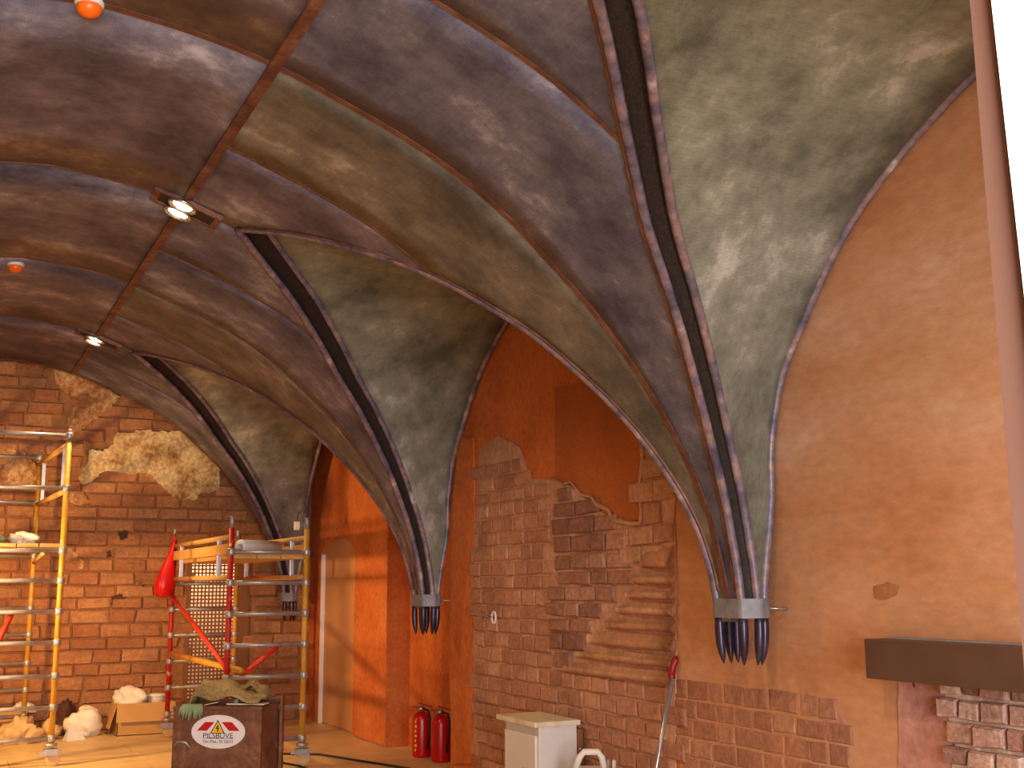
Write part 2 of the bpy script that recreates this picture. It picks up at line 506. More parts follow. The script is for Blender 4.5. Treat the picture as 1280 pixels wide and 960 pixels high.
# edge strip, dark for the shadowed gap between vault and end wall
pts = [(x if s > 0 else 2*XC-x, Y1+2*L+.01, vaultZ(x)+.01) for s, xs in ((-1, XS[::-1]), (1, [XC+(1.265-XC)*i/6 for i in range(6)]+XS)) for x in xs]
strip('vault_edge', pts, .05, (0, 1, 0), 'prong_metal', ceil, .012, .03)

def gapx(z): return .080+.105*((z-ZB)/(ZA-ZB))**1.5
def main_pt(yc, s, z): return Vector((vaultX(z), yc+s*L*groT(z), z))
def lun_pt(yc, s, z):
    k = (z-ZB)/(ZA-ZB)
    return Vector((vaultX(z)+gapx(z), yc+s*(L*groT(z)+.03*(1-k)), z+.035*k))
def wall_pt(yc, s, z):
    b = min(1, max(0, (z-1.42)/.75))
    b = b*b*(3-2*b)
    return Vector((3.87+(3.965-3.87)*b, yc+s*L*arcT(z), z))
N = 46
ZG = [ZB+(ZA-ZB)*(1-(1-i/N)**1.35) for i in range(N+1)]
ZWs = [ZB+(ZW-ZB)*(1-(1-i/N)**1.35) for i in range(N+1)]
def prong(p, yc, parent):
    c = Vector((3.80, yc, 0))
    inw = Vector((c.x-p.x, c.y-p.y, 0))*.16
    z = [ZB+.03, ZB-.03, ZB-.08, ZB-.13, ZB-.18, ZB-.215, ZB-.238]
    rr = [.023, .025, .026, .025, .019, .011, .002]
    tt = [0, 0, .05, .2, .5, .8, 1]
    tube('prong', [Vector((p.x, p.y, zz))+inw*t for zz, t in zip(z, tt)], rr, 'prong_metal', parent, 10)
for k, sides in KS:
    yc = Y1+k*L
    for s in sides:
        mp = [main_pt(yc, s, z) for z in ZG]
        lp = [lun_pt(yc, s, z) for z in ZG]
        wp = [wall_pt(yc, s, z) for z in ZWs]
        for nm, pp, r in (('groin_rib', mp, .023), ('groin_rib', lp, .023), ('wall_arch_rib', wp, .023)):
            rb = tube(nm, pp, r, 'rib_metal', ceil, 8)
            prong(pp[0], yc, rb)
        trim = [Vector((p.x-.004, p.y-s*.036, p.z-.004)) for p in mp[2:]]
        tube('edge_trim', trim, .010, 'copper_strip', ceil, 6)
        # lunette web between its groin rib and the wall arch
        rows = []
        for a, b in zip(lp, wp):
            rows.append([tuple(a.lerp(b, j/8)) for j in range(9)])
        grid_obj('lunette_panel', rows, 'vault_green', ceil)
        grid_obj('lunette_panel', [[(2*XC-p[0], p[1], p[2]) for p in r] for r in rows], 'vault_green', ceil)
        rows = [[(2*XC-p.x, p.y, p.z) for p in (a, a.lerp(b, .5), b)] for a, b in zip(mp, lp)]
        grid_obj('groin_channel', rows, 'gap_mesh', ceil)
        # dark perforated channel behind the open joint of the groin
        rows = []
        for a, b in zip(mp, lp):
            up = Vector((.02, 0, .03))
            rows.append([tuple(a+up*.3), tuple(a.lerp(b, .5)+up*1.6), tuple(b+up*.3)])
        grid_obj('groin_channel', rows, 'gap_mesh', ceil)
        # dark apex plate
        a, b = mp[-1], lp[-1]
    # collar: a bent flat band around the bundle of ribs
    ring = []
    for s in (1, -1):
        seq = [main_pt(yc, s, ZB), lun_pt(yc, s, ZB), wall_pt(yc, s, ZB)]
        ring += (seq[::-1] if s > 0 else seq)
    cloud = sorted((p.x+.031*math.cos(a*math.pi/8), p.y+.031*math.sin(a*math.pi/8)) for p in ring for a in range(16))
    def half(pts):
        h = []
        for q in pts:
            while len(h) > 1 and (h[-1][0]-h[-2][0])*(q[1]-h[-2][1])-(h[-1][1]-h[-2][1])*(q[0]-h[-2][0]) <= 0: h.pop()
            h.append(q)
        return h[:-1]
    hull = half(cloud)+half(cloud[::-1])
    bm = bmesh.new()
    lo = [bm.verts.new((x, y, ZB)) for x, y in hull]
    hi = [bm.verts.new((x, y, ZB+.10)) for x, y in hull]
    for i in range(len(hull)):
        bm.faces.new((lo[i], lo[(i+1) % len(hull)], hi[(i+1) % len(hull)], hi[i]))
    col = bm_obj('springer_collar', bm, 'collar_metal', ceil)
    so = col.modifiers.new('thickness', 'SOLIDIFY'); so.thickness = .008
    # short bracket to the wall
    tube('springer_bracket', [(3.88, yc-.10, ZB+.05), (WX+.01, yc-.16, ZB+.045)], .006, 'steel', ceil, 6)

# ---- roof slab above, far walls
box('roof_slab', (XL-.2, YF-.2, 4.30), (WX2+.5, YE+.6, 4.45), 'roof_dark', ceil)

# ---- floor
fl = tag(box('floor', (XL-.2, YF-.2, -.12), (WX2+.5, YE+.6, -.012), 'floor_base'), kind='structure')
bx0 = XL
r_ = random.Random(3)
yy = 5.0
while yy < YE:
    xx = -1.2 - r_.uniform(0, .6)
    while xx < WX2+.2:
        x1, y1 = min(xx+1.2, WX2+.22), min(yy+.6, YE)
        if x1-xx > .05: box('floor_board', (xx+.003, yy+.003, -.012), (x1-.003, y1-.003, r_.uniform(-.001, .0)), 'floor_board', fl, .0)
        xx += 1.2
    yy += .6
box('floor_sheet', (XL, YF, -.012), (WX2, 5.0, 0), 'floor_board', fl)

# ---- right wall
wr = tag(thing('wall_right', 'long right wall of limewashed plaster and patched brick', None), kind='structure')
box('wall_section', (WX, YF, 0), (WX+.45, 5.855, 4.3), 'plaster_tan', wr)
box('wall_section', (WX, 5.855, 0), (WX+.45, 9.24, 4.3), 'plaster_orange', wr)
# far bay with the arched recess of the door
dY0, dY1 = 12.36, 13.66
arch = [(dY1, 1.99), (dY1-.2, 2.10), (dY1-.5, 2.17), (dY1-.8, 2.16), (dY1-1.1, 2.08), (dY0, 1.97)]
prism('wall_section', [(11.27, 0), (dY0, 0)] + arch[::-1] + [(dY1, 0), (YE, 0), (YE, 4.3), (11.27, 4.3)], toR(WX2+.25), .25, 'plaster_orange', wr)
box('wall_section', (WX2+.22, 9.0, 0), (WX2+.45, 11.30, 4.3), 'plaster_orange', wr)
prism('wall_pilaster', ragged([(11.27, .02), (12.30, .02), (12.30, 3.3), (11.27, 3.3)], .4, .004, rnd), toR(WX2), .035, 'plaster_orange', wr)
# strip of smooth orange plaster at the corner of the nearer bay
prism('plaster_patch', ragged(polyR([(566, 955), (563, 800), (566, 640), (575, 545), (592, 548), (594, 640), (592, 800), (590, 955)], WX), .15, .012, rnd), toR(WX), .012, 'plaster_orange', wr)
d2 = tag(thing('door_2', 'plain tan door panel set back in an arched recess', None, (WX2+.045, (dY0+dY1)/2, 0)), kind='structure')
prism('door_leaf', [(y-(dY0+dY1)/2, z) for y, z in [(dY0-.02, 0.01), (dY0-.02, 2.0)] + [(y, z+.02) for y, z in arch[::-1]] + [(dY1+.02, 2.0), (dY1+.02, 0.01)]],
      lambda u, v, d: (d, u, v), .05, 'door_tan', d2)
box('door_jamb', (-.050, (dY1-dY0)/2-.03, 0), (-.002, (dY1-dY0)/2-.002, 1.97), 'jamb_white', d2)

# brick kit: a few chipped block shapes reused at many sizes
def brick_mesh(i, orient, mat):
    r = random.Random(i*13+5)
    me = bpy.data.meshes.new('brick')
    j = lambda a: r.uniform(-a, a)
    cs = [(-.5, -.5), (.5, -.5), (.5, .5), (-.5, .5)]
    rings = [[(u+j(.03), v+j(.05), 0) for u, v in cs]]
    rings.append([(rings[0][k][0]*(1+j(.02)), rings[0][k][1]*(1+j(.03)), .6+j(.1)) for k in range(4)])
    rings.append([(rings[0][k][0]*.90+j(.03), rings[0][k][1]*.82+j(.05), 1+j(.14)) for k in range(4)])
    vv = []
    for rg in rings:
        for u, v, d in rg:
            vv.append((-d, u, v) if orient == 'R' else (u, -d, v))
    fc = []
    for a in (0, 1):
        for k in range(4): fc.append((a*4+k, a*4+(k+1) % 4, (a+1)*4+(k+1) % 4, (a+1)*4+k))
    fc.append((8, 9, 10, 11)); fc.append((3, 2, 1, 0))
    me.from_pydata(vv, [], fc)
    bm = bmesh.new(); bm.from_mesh(me)
    bmesh.ops.recalc_face_normals(bm, faces=list(bm.faces)); bm.to_mesh(me); bm.free()
    me.materials.append(MATS[mat])
    return me
KIT = {}
def brick(u, v, wd, ht, dp, orient, plane, mat, parent, r, tilt=.0, name='brick'):
    key = (orient, mat)
    if key not in KIT: KIT[key] = [brick_mesh(i, orient, mat) for i in range(7)]
    o = bpy.data.objects.new(name, r.choice(KIT[key]))
    if orient == 'R':
        o.location = (plane, u, v); o.scale = (dp, wd, ht); o.rotation_euler = (r.uniform(-.02, .02)+tilt, 0, 0)
    else:
        o.location = (u, plane, v); o.scale = (wd, dp, ht); o.rotation_euler = (0, r.uniform(-.015, .015)+tilt, 0)
    return link(o, parent)
def lay(u0, u1, v0, v1, h, w0, w1, test, orient, plane, mat, parent, r, dp=.02, gap=.014, name='brick', limit=None):
    n = 0
    v = v0
    while v < v1:
        hh = h*r.uniform(.86, 1.12)
        u = u0 - r.uniform(0, w1)
        while u < u1:
            wd = r.uniform(w0, w1)
            if test(u+wd/2, v+hh/2):
                brick(u+wd/2, v+hh/2, wd-gap, hh-gap, dp*r.uniform(.7, 1.3), orient, plane, mat(r) if callable(mat) else mat, parent, r, name=name); n += 1
            u += wd
        v += hh
    return n

# limewashed brick of the nearer bay
reg_brick = polyR([(594, 990), (592, 800), (596, 640), (600, 560), (625, 545), (650, 560), (664, 600), (692, 600), (690, 700), (688, 800), (690, 842), (760, 846), (845, 858), (846, 1020), (650, 1020)], WX)
prism('mortar_bed', ragged(reg_brick, .12, .015, rnd), toR(WX), .008, 'mortar_near', wr)
reg_fill = polyR([(690, 600), (712, 606), (732, 622), (752, 640), (790, 655), (803, 650), (804, 560), (808, 545), (845, 600), (846, 868), (690, 846)], WX)
prism('mortar_bed', ragged(reg_fill, .12, .012, rnd), toR(WX), .012, 'mortar_near', wr)
reg_dark = polyR([(691, 603), (712, 606), (734, 622), (752, 640), (778, 660), (800, 672), (802, 706), (786, 722), (770, 750), (750, 785), (724, 812), (700, 842), (691, 842)], WX)
reg_right = polyR([(806, 560), (845, 605), (845, 705), (806, 708), (772, 712), (770, 668), (800, 655)], WX)
nb = lay(5.9, 9.0, .02, 2.5, .112, .15, .27, lambda u, v: inside(reg_brick, u, v) and v > .1, 'R', WX-.006, 'brick_wash', wr, random.Random(11), .016, .016)
nd = lay(5.9, 7.6, 1.02, 2.35, .118, .17, .34, lambda u, v: inside(reg_dark, u, v), 'R', WX-.008, 'brick_dark', wr, random.Random(5), .026, .018)
nr = lay(5.88, 6.6, 1.6, 2.5, .13, .2, .34, lambda u, v: inside(reg_right, u, v), 'R', WX-.008, 'brick_wash', wr, random.Random(8), .022, .014)
# smooth brown infill above the broken brick edge, with its pale broken lip
reg_brown = polyR([(694, 484), (740, 476), (775, 466), (803, 490), (804, 560), (801, 610), (803, 648), (788, 653), (764, 640), (748, 628), (734, 612), (712, 604), (694, 602)], WX)
prism('plaster_patch', ragged(reg_brown, .10, .006, rnd), toR(WX), .006, 'plaster_brown', wr)
lip = [onX(x, y, WX-.02) for x, y in [(690, 598), (704, 606), (714, 604), (726, 618), (740, 620), (748, 632), (760, 640), (768, 652), (790, 656), (800, 654), (802, 640), (799, 615), (804, 575), (802, 545)]]
tube('broken_lip', [p+Vector((0, rnd.uniform(-.012, .012), rnd.uniform(-.012, .012))) for p in lip], [rnd.uniform(.008, .02) for _ in lip], 'mortar_near', wr, 6)
# worn stair treads left in the wall
tr = [(803, 711, 845, 713), (792, 731, 846, 733), (784, 750, 846, 752), (772, 769, 846, 773), (756, 788, 846, 793), (736, 806, 846, 818), (720, 824, 846, 838), (692, 842, 846, 859)]
for i, (xa, ya, xb, yb) in enumerate(tr):
    a, b = onX(xa, ya, WX), onX(xb, yb, WX)
    ztop = a.z + .125 if i == 0 else onX(tr[i-1][2], tr[i-1][3], WX).z - .012
    zb = b.z + .008
    n = 8
    verts, faces = [], []
    prof = [(0, zb+.012), (.030, zb+.004), (.058, zb+.022), (.062, zb+.05), (.035, ztop-.035), (.018, ztop), (0, ztop)]
    m = len(prof)
    for q in range(n+1):
        yq = b.y+(a.y-b.y)*q/n
        sh = 1 - .75*(q/n)**4
        for d, z in prof: verts.append((WX-.004-d*sh*rnd.uniform(.85, 1.1), yq, z+(a.z-b.z)*q/n*.6+rnd.uniform(-.004, .004)))
    for q in range(n):
        for k in range(m-1): faces.append((q*m+k, q*m+k+1, (q+1)*m+k+1, (q+1)*m+k))
    faces.append(tuple(range(m))); faces.append(tuple(n*m+k for k in range(m))[::-1])
    mesh_obj('stair_tread', verts, faces, 'stone_step', wr, True)
# edge of the plaster coat beside the treads, faint blocks lower down
reg_near = polyR([(848, 852), (880, 847), (930, 854), (985, 868), (1035, 880), (1062, 920), (1070, 1010), (848, 1010)], WX)
nn = lay(4.0, 5.85, .2, 1.2, .115, .13, .25, lambda u, v: inside(reg_near, u, v), 'R', WX+.004, 'stone_near', wr, random.Random(21), .010, .014)
reg_pink = polyR([(1124, 846), (1180, 850), (1192, 900), (1194, 1000), (1124, 1000)], WX)
prism('plaster_patch', ragged(reg_pink, .12, .006, rnd), toR(WX), .006, 'plaster_pink', wr)
reg_rub = polyR([(1180, 848), (1420, 868), (1420, 1010), (1192, 1010), (1196, 930), (1186, 890)], WX)
prism('mortar_bed', ragged(reg_rub, .07, .012, rnd), toR(WX), .012, 'mortar_pale', wr)
ns = lay(2.9, 3.82, .45, 1.22, .10, .09, .17, lambda u, v: inside(reg_rub, u, v), 'R', WX-.008, 'stone_rough', wr, random.Random(31), .04, .016)
# a stain and two pale pink patches with a shape of their own
for px, m in (([(1092, 733), (1110, 727), (1124, 732), (1122, 744), (1104, 750), (1092, 748)], 'plaster_stain'),
              ([(926, 775), (940, 768), (952, 790), (948, 818), (934, 826), (926, 812)], 'plaster_pink'),  # pale pink patch behind the prongs
              ([(1038, 884), (1050, 890), (1060, 915), (1036, 918), (1028, 900)], 'plaster_pink')):
    prism('plaster_patch', ragged(polyR(px, WX), .03, .004, rnd), toR(WX), .002, m, wr)

# ---- end wall with the lattice door
we = tag(thing('wall_end', 'brick end wall with broken cream plaster', None), kind='structure')
gX0, gX1, gZ = 2.70, 3.45, 1.95
for lo, hi in (((XL, 0), (gX0, 4.3)), ((gX1, 0), (WX2+.3, 4.3)), ((gX0, gZ), (gX1, 4.3))):
    box('wall_section', (lo[0], YE, lo[1]), (hi[0], YE+.4, hi[1]), 'mortar_far', we)
p_main = polyE([(97, 598), (108, 580), (112, 562), (128, 565), (140, 556), (146, 540), (160, 542), (176, 538), (205, 540), (232, 540), (250, 555), (265, 572), (274, 588), (272, 613), (250, 618), (243, 625), (220, 624), (205, 612), (195, 600), (182, 590), (160, 594), (146, 590), (130, 590), (116, 600), (104, 606)], YE)
p_up = polyE([(66, 462), (90, 462), (112, 474), (124, 482), (150, 496), (140, 506), (128, 516), (112, 530), (98, 540), (84, 545), (86, 520), (96, 505), (80, 490), (68, 480)], YE)
p_lo = [polyE(q, YE) for q in ([(76, 676), (92, 690), (104, 700), (102, 712), (88, 704), (76, 698)], [(86, 612), (104, 616), (112, 628), (100, 632), (86, 628)], [(0, 560), (30, 566), (52, 590), (36, 610), (0, 604)])]
patches = [p_main, p_up]+p_lo
prism('plaster_patch', ragged(p_main, .03, .014, rnd), toE(YE), .055, 'plaster_cream', we)
prism('plaster_patch', ragged(p_up, .03, .016, rnd), toE(YE), .040, 'plaster_worn', we)
for q in p_lo: prism('plaster_patch', ragged(q, .025, .014, rnd), toE(YE), .033, 'plaster_worn', we)
def free(u, v):
    if gX0-.04 < u < gX1+.04 and v < gZ+.04: return False
    return not any(inside(p, u, v) for p in patches)
vis = lambda u, v: free(u, v) and u > .30 and v < vaultZ(max(XC, u)) + .05
ne = lay(.3, 3.95, .0, 4.15, .150, .26, .44, vis, 'E', YE, 'brick_far', we, random.Random(41), .030, .016)
# bricks beyond the visible stretch, one piece
bm = bmesh.new()
v_ = 0
r_ = random.Random(42)
while v_ < 4.1:
    u_ = XL
    while u_ < .28:
        wd = r_.uniform(.26, .44)
        if u_+wd < .34: bm_box(bm, (u_, YE-.03*r_.uniform(.6, 1.2), v_), (u_+wd-.016, YE+.01, v_+.134))
        u_ += wd
    v_ += .15
tag(bm_obj('far_brickwork', bm, 'brick_far', we), kind='stuff')
# dark brown scars in the masonry
for px in ([(148, 664), (158, 663), (160, 672), (150, 675)], [(138, 745), (150, 742), (158, 750), (150, 758), (140, 757)], [(170, 726), (182, 728), (178, 734)], [(132, 690), (138, 688), (140, 696), (134, 697)]):
    prism('wall_scar', ragged(polyE(px, YE), .018, .012, rnd), toE(YE), .034, 'dark_brown', we)
print('bricks', nb, nd, nr, nn, ns, 'end', ne)

d1 = tag(thing('door_1', 'perforated lattice door letting lamplight through square holes', None, ((gX0+gX1)/2, YE, 0)), kind='structure')
hw = (gX1-gX0)/2
box('door_frame', (-hw, -.03, 0), (-hw+.05, .06, gZ), 'frame_brown', d1)
box('door_frame', (.20, -.03, 0), (hw, .06, gZ), 'frame_brown', d1)
box('door_frame', (-hw+.05, -.03, gZ-.06), (.20, .06, gZ), 'frame_brown', d1)
bm = bmesh.new()
x0, x1, z0, z1 = -hw+.05, .20, .03, gZ-.06
nx, nz = 12, 42
px_, pz_ = (x1-x0)/nx, (z1-z0)/nz
for i in range(nx+1): bm_box(bm, (x0+i*px_-.0095, 0, z0), (x0+i*px_+.0095, .012, z1))
for i in range(nz+1): bm_box(bm, (x0, .001, z0+i*pz_-.010), (x1, .013, z0+i*pz_+.010))
bm_obj('lattice_panel', bm, 'frame_brown', d1)
# the small lit room behind it
for lo, hi in (((-hw-.2, .40, -.0), (hw+.2, 1.3, .02)), ((-hw-.2, 1.25, 0), (hw+.2, 1.3, 2.3)), ((-hw-.25, .40, 0), (-hw-.2, 1.3, 2.3)), ((hw+.2, .40, 0), (hw+.25, 1.3, 2.3)), ((-hw-.2, .40, 2.25), (hw+.2, 1.3, 2.3))):
    box('back_room_wall', lo, hi, 'jamb_white', d1)
pl = bpy.data.lights.new('back_room_lamp', 'POINT')
pl.energy, pl.color, pl.shadow_soft_size = 30, (1, .74, .42), .08
plo = link(bpy.data.objects.new('back_room_lamp', pl)); plo.location = ((gX0+gX1)/2, YE+.65, 2.05)

# ---- left wall and wall with the added opening (behind the camera)
wl = tag(box('wall_left', (XL-.2, YF, 0), (XL, YE, 4.3), 'wall_plain'), kind='structure')
wf = tag(thing('wall_front', 'wall behind the viewer around an added daylight opening', None), kind='structure')
for lo, hi in (((XL, 0), (-1.95, 4.3)), ((2.35, 0), (WX2+.3, 4.3)), ((-1.95, 3.45), (2.35, 4.3))):
    box('wall_section', (lo[0], YF-.2, lo[1]), (hi[0], YF, hi[1]), 'wall_plain', wf)

# ================================================================== THINGS
# ---- recessed double downlights on the ridge strip
def downlight(y, label, power, beam='downlight_beam'):
    t = thing('ceiling_downlight', label, 'ceiling light', (1.265, y, 3.955), 0, 'double downlights along the ridge')
    sl = -.36                                    # slope of the vault across the plate
    t.rotation_euler = (0, math.atan(.36), 0)
    box('housing', (-.20, -.085, .004), (.20, .085, .05), 'gap_mesh', t)
    for x in (-.20, .20): box('end_bar', (x-.022, -.11, -.006), (x+.022, .11, .03), 'copper_strip', t, .003)
    for q in (-.10, .085): box('side_rail', (-.20, q, -.004), (.20, q+.015, .03), 'copper_strip', t)
    for s in (-1, 1):
        rg = lathe('lamp_ring', [(.092, 0), (.095, -.014), (.082, -.02), (.076, -.012), (.074, 0)], 'chrome', t, (-.03, s*.078, -.012), 24)
        lathe('lamp_glass', [(.0, -.016), (.04, -.015), (.060, -.010), (.060, -.004)], 'lamp_glow', rg, (-.03, s*.078, -.010), 24)
        sp = bpy.data.lights.new(beam, 'SPOT')
        sp.energy, sp.color, sp.spot_size, sp.spot_blend, sp.shadow_soft_size = power, (1, .64, .32), 2.5, .6, .05
        so = link(bpy.data.objects.new(beam, sp))
        so.location = (1.23, y+s*.078, 3.88)
    return t
downlight(Y1+L/2, 'double downlight at the point of the opening above the patched brick bay', 85)
downlight(Y1+1.5*L, 'double downlight closest to the brick end wall', 85)
downlight(Y1-L/2, 'double downlight above the near end of the hall', 85, 'downlight_beam_offscreen')

# ---- orange dome sensors on the crown
def vhit(x, y):
    d = ray(x, y)
    t = .5
    while t < 18:
        q = EYE+d*t
        if q.z > vaultZ(max(XC, q.x if q.x > XC else 2*XC-q.x)): return q
        t += .004
for (x, y), lab in (((20, 329), 'small orange dome sensor on the brown vault near the end wall'), ((112, 1), 'small orange dome sensor on the bluish vault panel')):
    p = vhit(x, y)
    t = thing('dome_sensor', lab, 'sensor', (p.x, p.y, p.z), 0, 'orange sensors on the vault crown')
    lathe('base', [(.062, .01), (.062, -.022), (.05, -.026)], 'white_plastic', t, (0, 0, 0), 20)
    lathe('dome', [(.052, -.024), (.056, -.040), (.044, -.062), (.02, -.074), (.0, -.076)], 'orange_dome', t, (0, 0, 0), 20)

# ---- scaffold towers
def coupler(t, x, y, z): lathe('coupler', [(.034, -.03), (.038, -.02), (.038, .02), (.034, .03)], 'galvanised', t, (x, y, z), 10)
def post(t, x, y, z0, z1, mat):
    p = tube('post', [(x, y, z0), (x, y, z1)], .026, mat, t, 12)
    lathe('spigot', [(.019, z1), (.019, z1+.10), (.015, z1+.105)], 'galvanised', p, (x, y, 0), 10)
    return p
def foot(t, x, y, wheel):
    j = tube('base_jack', [(x, y, .09), (x, y, .26)], .018, 'galvanised', t, 10)
    lathe('jack_nut', [(.03, .17), (.055, .175), (.055, .20), (.03, .205)], 'galvanised', j, (x, y, 0), 8)
    bm = bmesh.new(); bm_box(bm, (x-.06, y-.045, .10), (x+.06, y+.045, .155)); bm_box(bm, (x-.10, y-.01, .11), (x+.10, y+.01, .135))
    bm_obj('caster_fork', bm, 'galvanised', t)
    lathe('caster_wheel', [(.05, -.02), (.062, -.016), (.062, .016), (.05, .02)], 'tan_paper' if wheel else 'black_rubber', t, (x+.02, y, .062), 18, 'Y')
def rung(t, a, b, mat='galvanised', r=.021): tube('rung', [a, b], r, mat, t, 8)

# nearer tower beside the chest: local x across the ladder frames, y towards the end wall
s2 = thing('scaffold_tower', 'scaffold tower with red and yellow posts behind the brown chest', 'scaffold', (2.385, 10.50, 0), math.radians(.5))
W2, D2, H2 = .70, 2.66, 2.12
for x, y, m in ((0, 0, 'paint_red'), (W2, 0, 'paint_yellow'), (0, D2, 'paint_red'), (W2, D2, 'paint_yellow')):
    post(s2, x, y, .20, H2, m); foot(s2, x, y, True)
for y in (0, D2):
    for i in range(7):
        z = .245+i*.277
        rung(s2, (0, y, z), (W2, y, z))
        coupler(s2, 0, y, z); coupler(s2, W2, y, z)
for x in (0, W2):
    for z in (2.04, 1.68):
        rung(s2, (x, 0, z), (x, D2, z), 'timber', .024)
    for y in (.18*D2, .84*D2): box('guard_upright', (x-.02, y-.02, 1.68), (x+.02, y+.02, 2.04), 'aluminium', s2, .004)
for i in range(3): box('deck_plank', (.02+i*.225, .02, 1.845), (.235+i*.225, D2-.02, 1.885), 'timber', s2, .004)
box('toe_board', (-.025, .02, 1.885), (-.002, D2-.02, 1.98), 'timber', s2)
box('toe_board', (W2+.002, .02, 1.885), (W2+.025, D2-.02, 1.98), 'timber', s2)
rung(s2, (.02, D2, 1.48), (.02, .02, .86), 'brace_red', .024)
rung(s2, (W2*.68, .03, 1.075), (.14, .06, .80), 'brace_red', .024)
rung(s2, (0, D2-.02, .88), (.12, -.04, .86), 'paint_yellow', .03)

# far-left tower, tall, yellow
s1 = thing('scaffold_tower', 'tall yellow scaffold tower with loaded deck near the bright floor', 'scaffold', (1.063, 11.60, 0), math.radians(2.7))
W1, D1, H1 = .80, 2.10, 2.98
for x, y in ((0, 0), (-W1, 0), (0, D1), (-W1, D1)):
    post(s1, x, y, .20, H1, 'paint_yellow'); foot(s1, x, y, True)
for y in (0, D1):
    for i, z in enumerate((.245, .52, .80, 1.10, 1.38, 1.665, 1.94, 2.52, 3.02)):
        rung(s1, (0, y, z), (-W1, y, z), 'galvanised', .021)
        coupler(s1, 0, y, z); coupler(s1, -W1, y, z)
for x in (0, -W1):
    for z in (2.94, 2.50): rung(s1, (x, 0, z), (x, D1, z), 'timber', .026)
    for y in (.12*D1, .82*D1): box('guard_upright', (x-.018, y-.018, 2.50), (x+.018, y+.018, 2.94), 'aluminium', s1, .004)
for i in range(4): box('deck_plank', (-W1+.015+i*.195, .02, 1.965), (-W1+.20+i*.195, D1-.02, 2.005), 'timber', s1, .004)
rung(s1, (-.40, .05, 1.36), (-.62, .10, .80), 'brace_red', .024)
tube('plank_strut', [(-.15, .1, 1.92), (-.02, D1*.9, 1.86)], .02, 'timber', s1, 6)

# things lying on the tall tower's deck
def s1w(x, y, z):
    c, s = math.cos(math.radians(2.7)), math.sin(math.radians(2.7))
    return (1.063+c*x-s*y, 11.60+s*x+c*y, z)
for (x, y, sz, m, lab, sd) in ((-.32, .20, (.20, .16, .10), 'white_bag', 'crumpled pale rag on the tall scaffold deck, larger one', 3), (-.56, .26, (.14, .12, .08), 'green_cotton', 'crumpled greenish glove on the tall scaffold deck', 5)):
    b = blob('rag', s1w(x, y, 2.006), sz, m, None, sd, .5)
    tag(b, lab, 'rag')
for i, (x, y, a) in enumerate(((-.20, .45, .5), (-.16, .75, 1.0))):
    p = s1w(x, y, 2.018)
    o = box('wood_offcut', (-.16, -.012, -.012), (.16, .012, .012), 'timber', None, .002)
    o.location, o.rotation_euler = p, (0, 0, a)
    tag(o, ('thin wooden offcut on the tall scaffold deck, beside the pale rag', 'thin wooden offcut lying nearer the end wall on the tall scaffold deck')[i], 'offcut', 'offcuts on the tall scaffold deck')

# ---- roll, bag and tag on the nearer tower
def s2w(x, y, z):
    c, s = math.cos(math.radians(.5)), math.sin(math.radians(.5))
    return (2.385+c*x-s*y, 10.50+s*x+c*y, z)
rl = thing('paper_roll', 'white paper roll lying on the scaffold deck behind the chest', 'paper roll', s2w(.14, .24, 1.957), 0)
rl.rotation_euler = (0, 0, math.radians(34))
lathe('sheet', [(.030, 0), (.068, 0), (.070, .004), (.070, .50), (.030, .50), (.030, 0)], 'white_plastic', rl, (0, 0, 0), 22, 'X', True, False)
tube('loose_edge', [(.05, -.066, -.02), (.47, -.07, -.03)], .008, 'white_plastic', rl, 6)

def bag(name, label, mat):
    p = s2w(-.085, D2-.02, 0)
    t = thing(name, label, 'bag', (p[0]-.03, p[1]-.06, 1.48))
    verts, faces = [], []
    n, prof = 16, [(.0, .0), (.05, .012), (.088, .05), (.104, .12), (.098, .20), (.078, .29), (.052, .38), (.030, .46), (.020, .52), (.024, .56), (.012, .60)]
    r = random.Random(2)
    for i, (rr, z) in enumerate(prof):
        for k in range(n):
            a = 2*math.pi*k/n
            q = rr*(1+.09*math.sin(3*a+z*9)+.05*math.sin(7*a+z*21)+r.uniform(-.03, .03))
            lean = .10*(z/.6)**1.4
            verts.append((q*math.cos(a)*1.05+lean, q*math.sin(a)*.8, z))
    for i in range(len(prof)-1):
        for k in range(n): faces.append((i*n+k, i*n+(k+1) % n, (i+1)*n+(k+1) % n, (i+1)*n+k))
    mesh_obj('pouch', verts, faces, mat, t, True)
    tube('handle', [(.09, 0, .58), (.11, .0, .64), (.105, .01, .70), (.085, 0, .66), (.09, 0, .58)], .008, mat, t, 6)
bag('plastic_bag', 'red plastic bag hanging from the red scaffold post', 'red_plastic')
p = onX(371, 657, 3.55)
t = thing('hanging_tag', 'small white block hanging beside the farthest springer', 'tag', (p.x, p.y, p.z))
box('block', (-.03, -.02, -.05), (.03, .02, .045), 'white_plastic', t, .008)
tube('cord', [(0, 0, .04), (.02, .0, .16)], .004, 'black_rubber', t, 5)

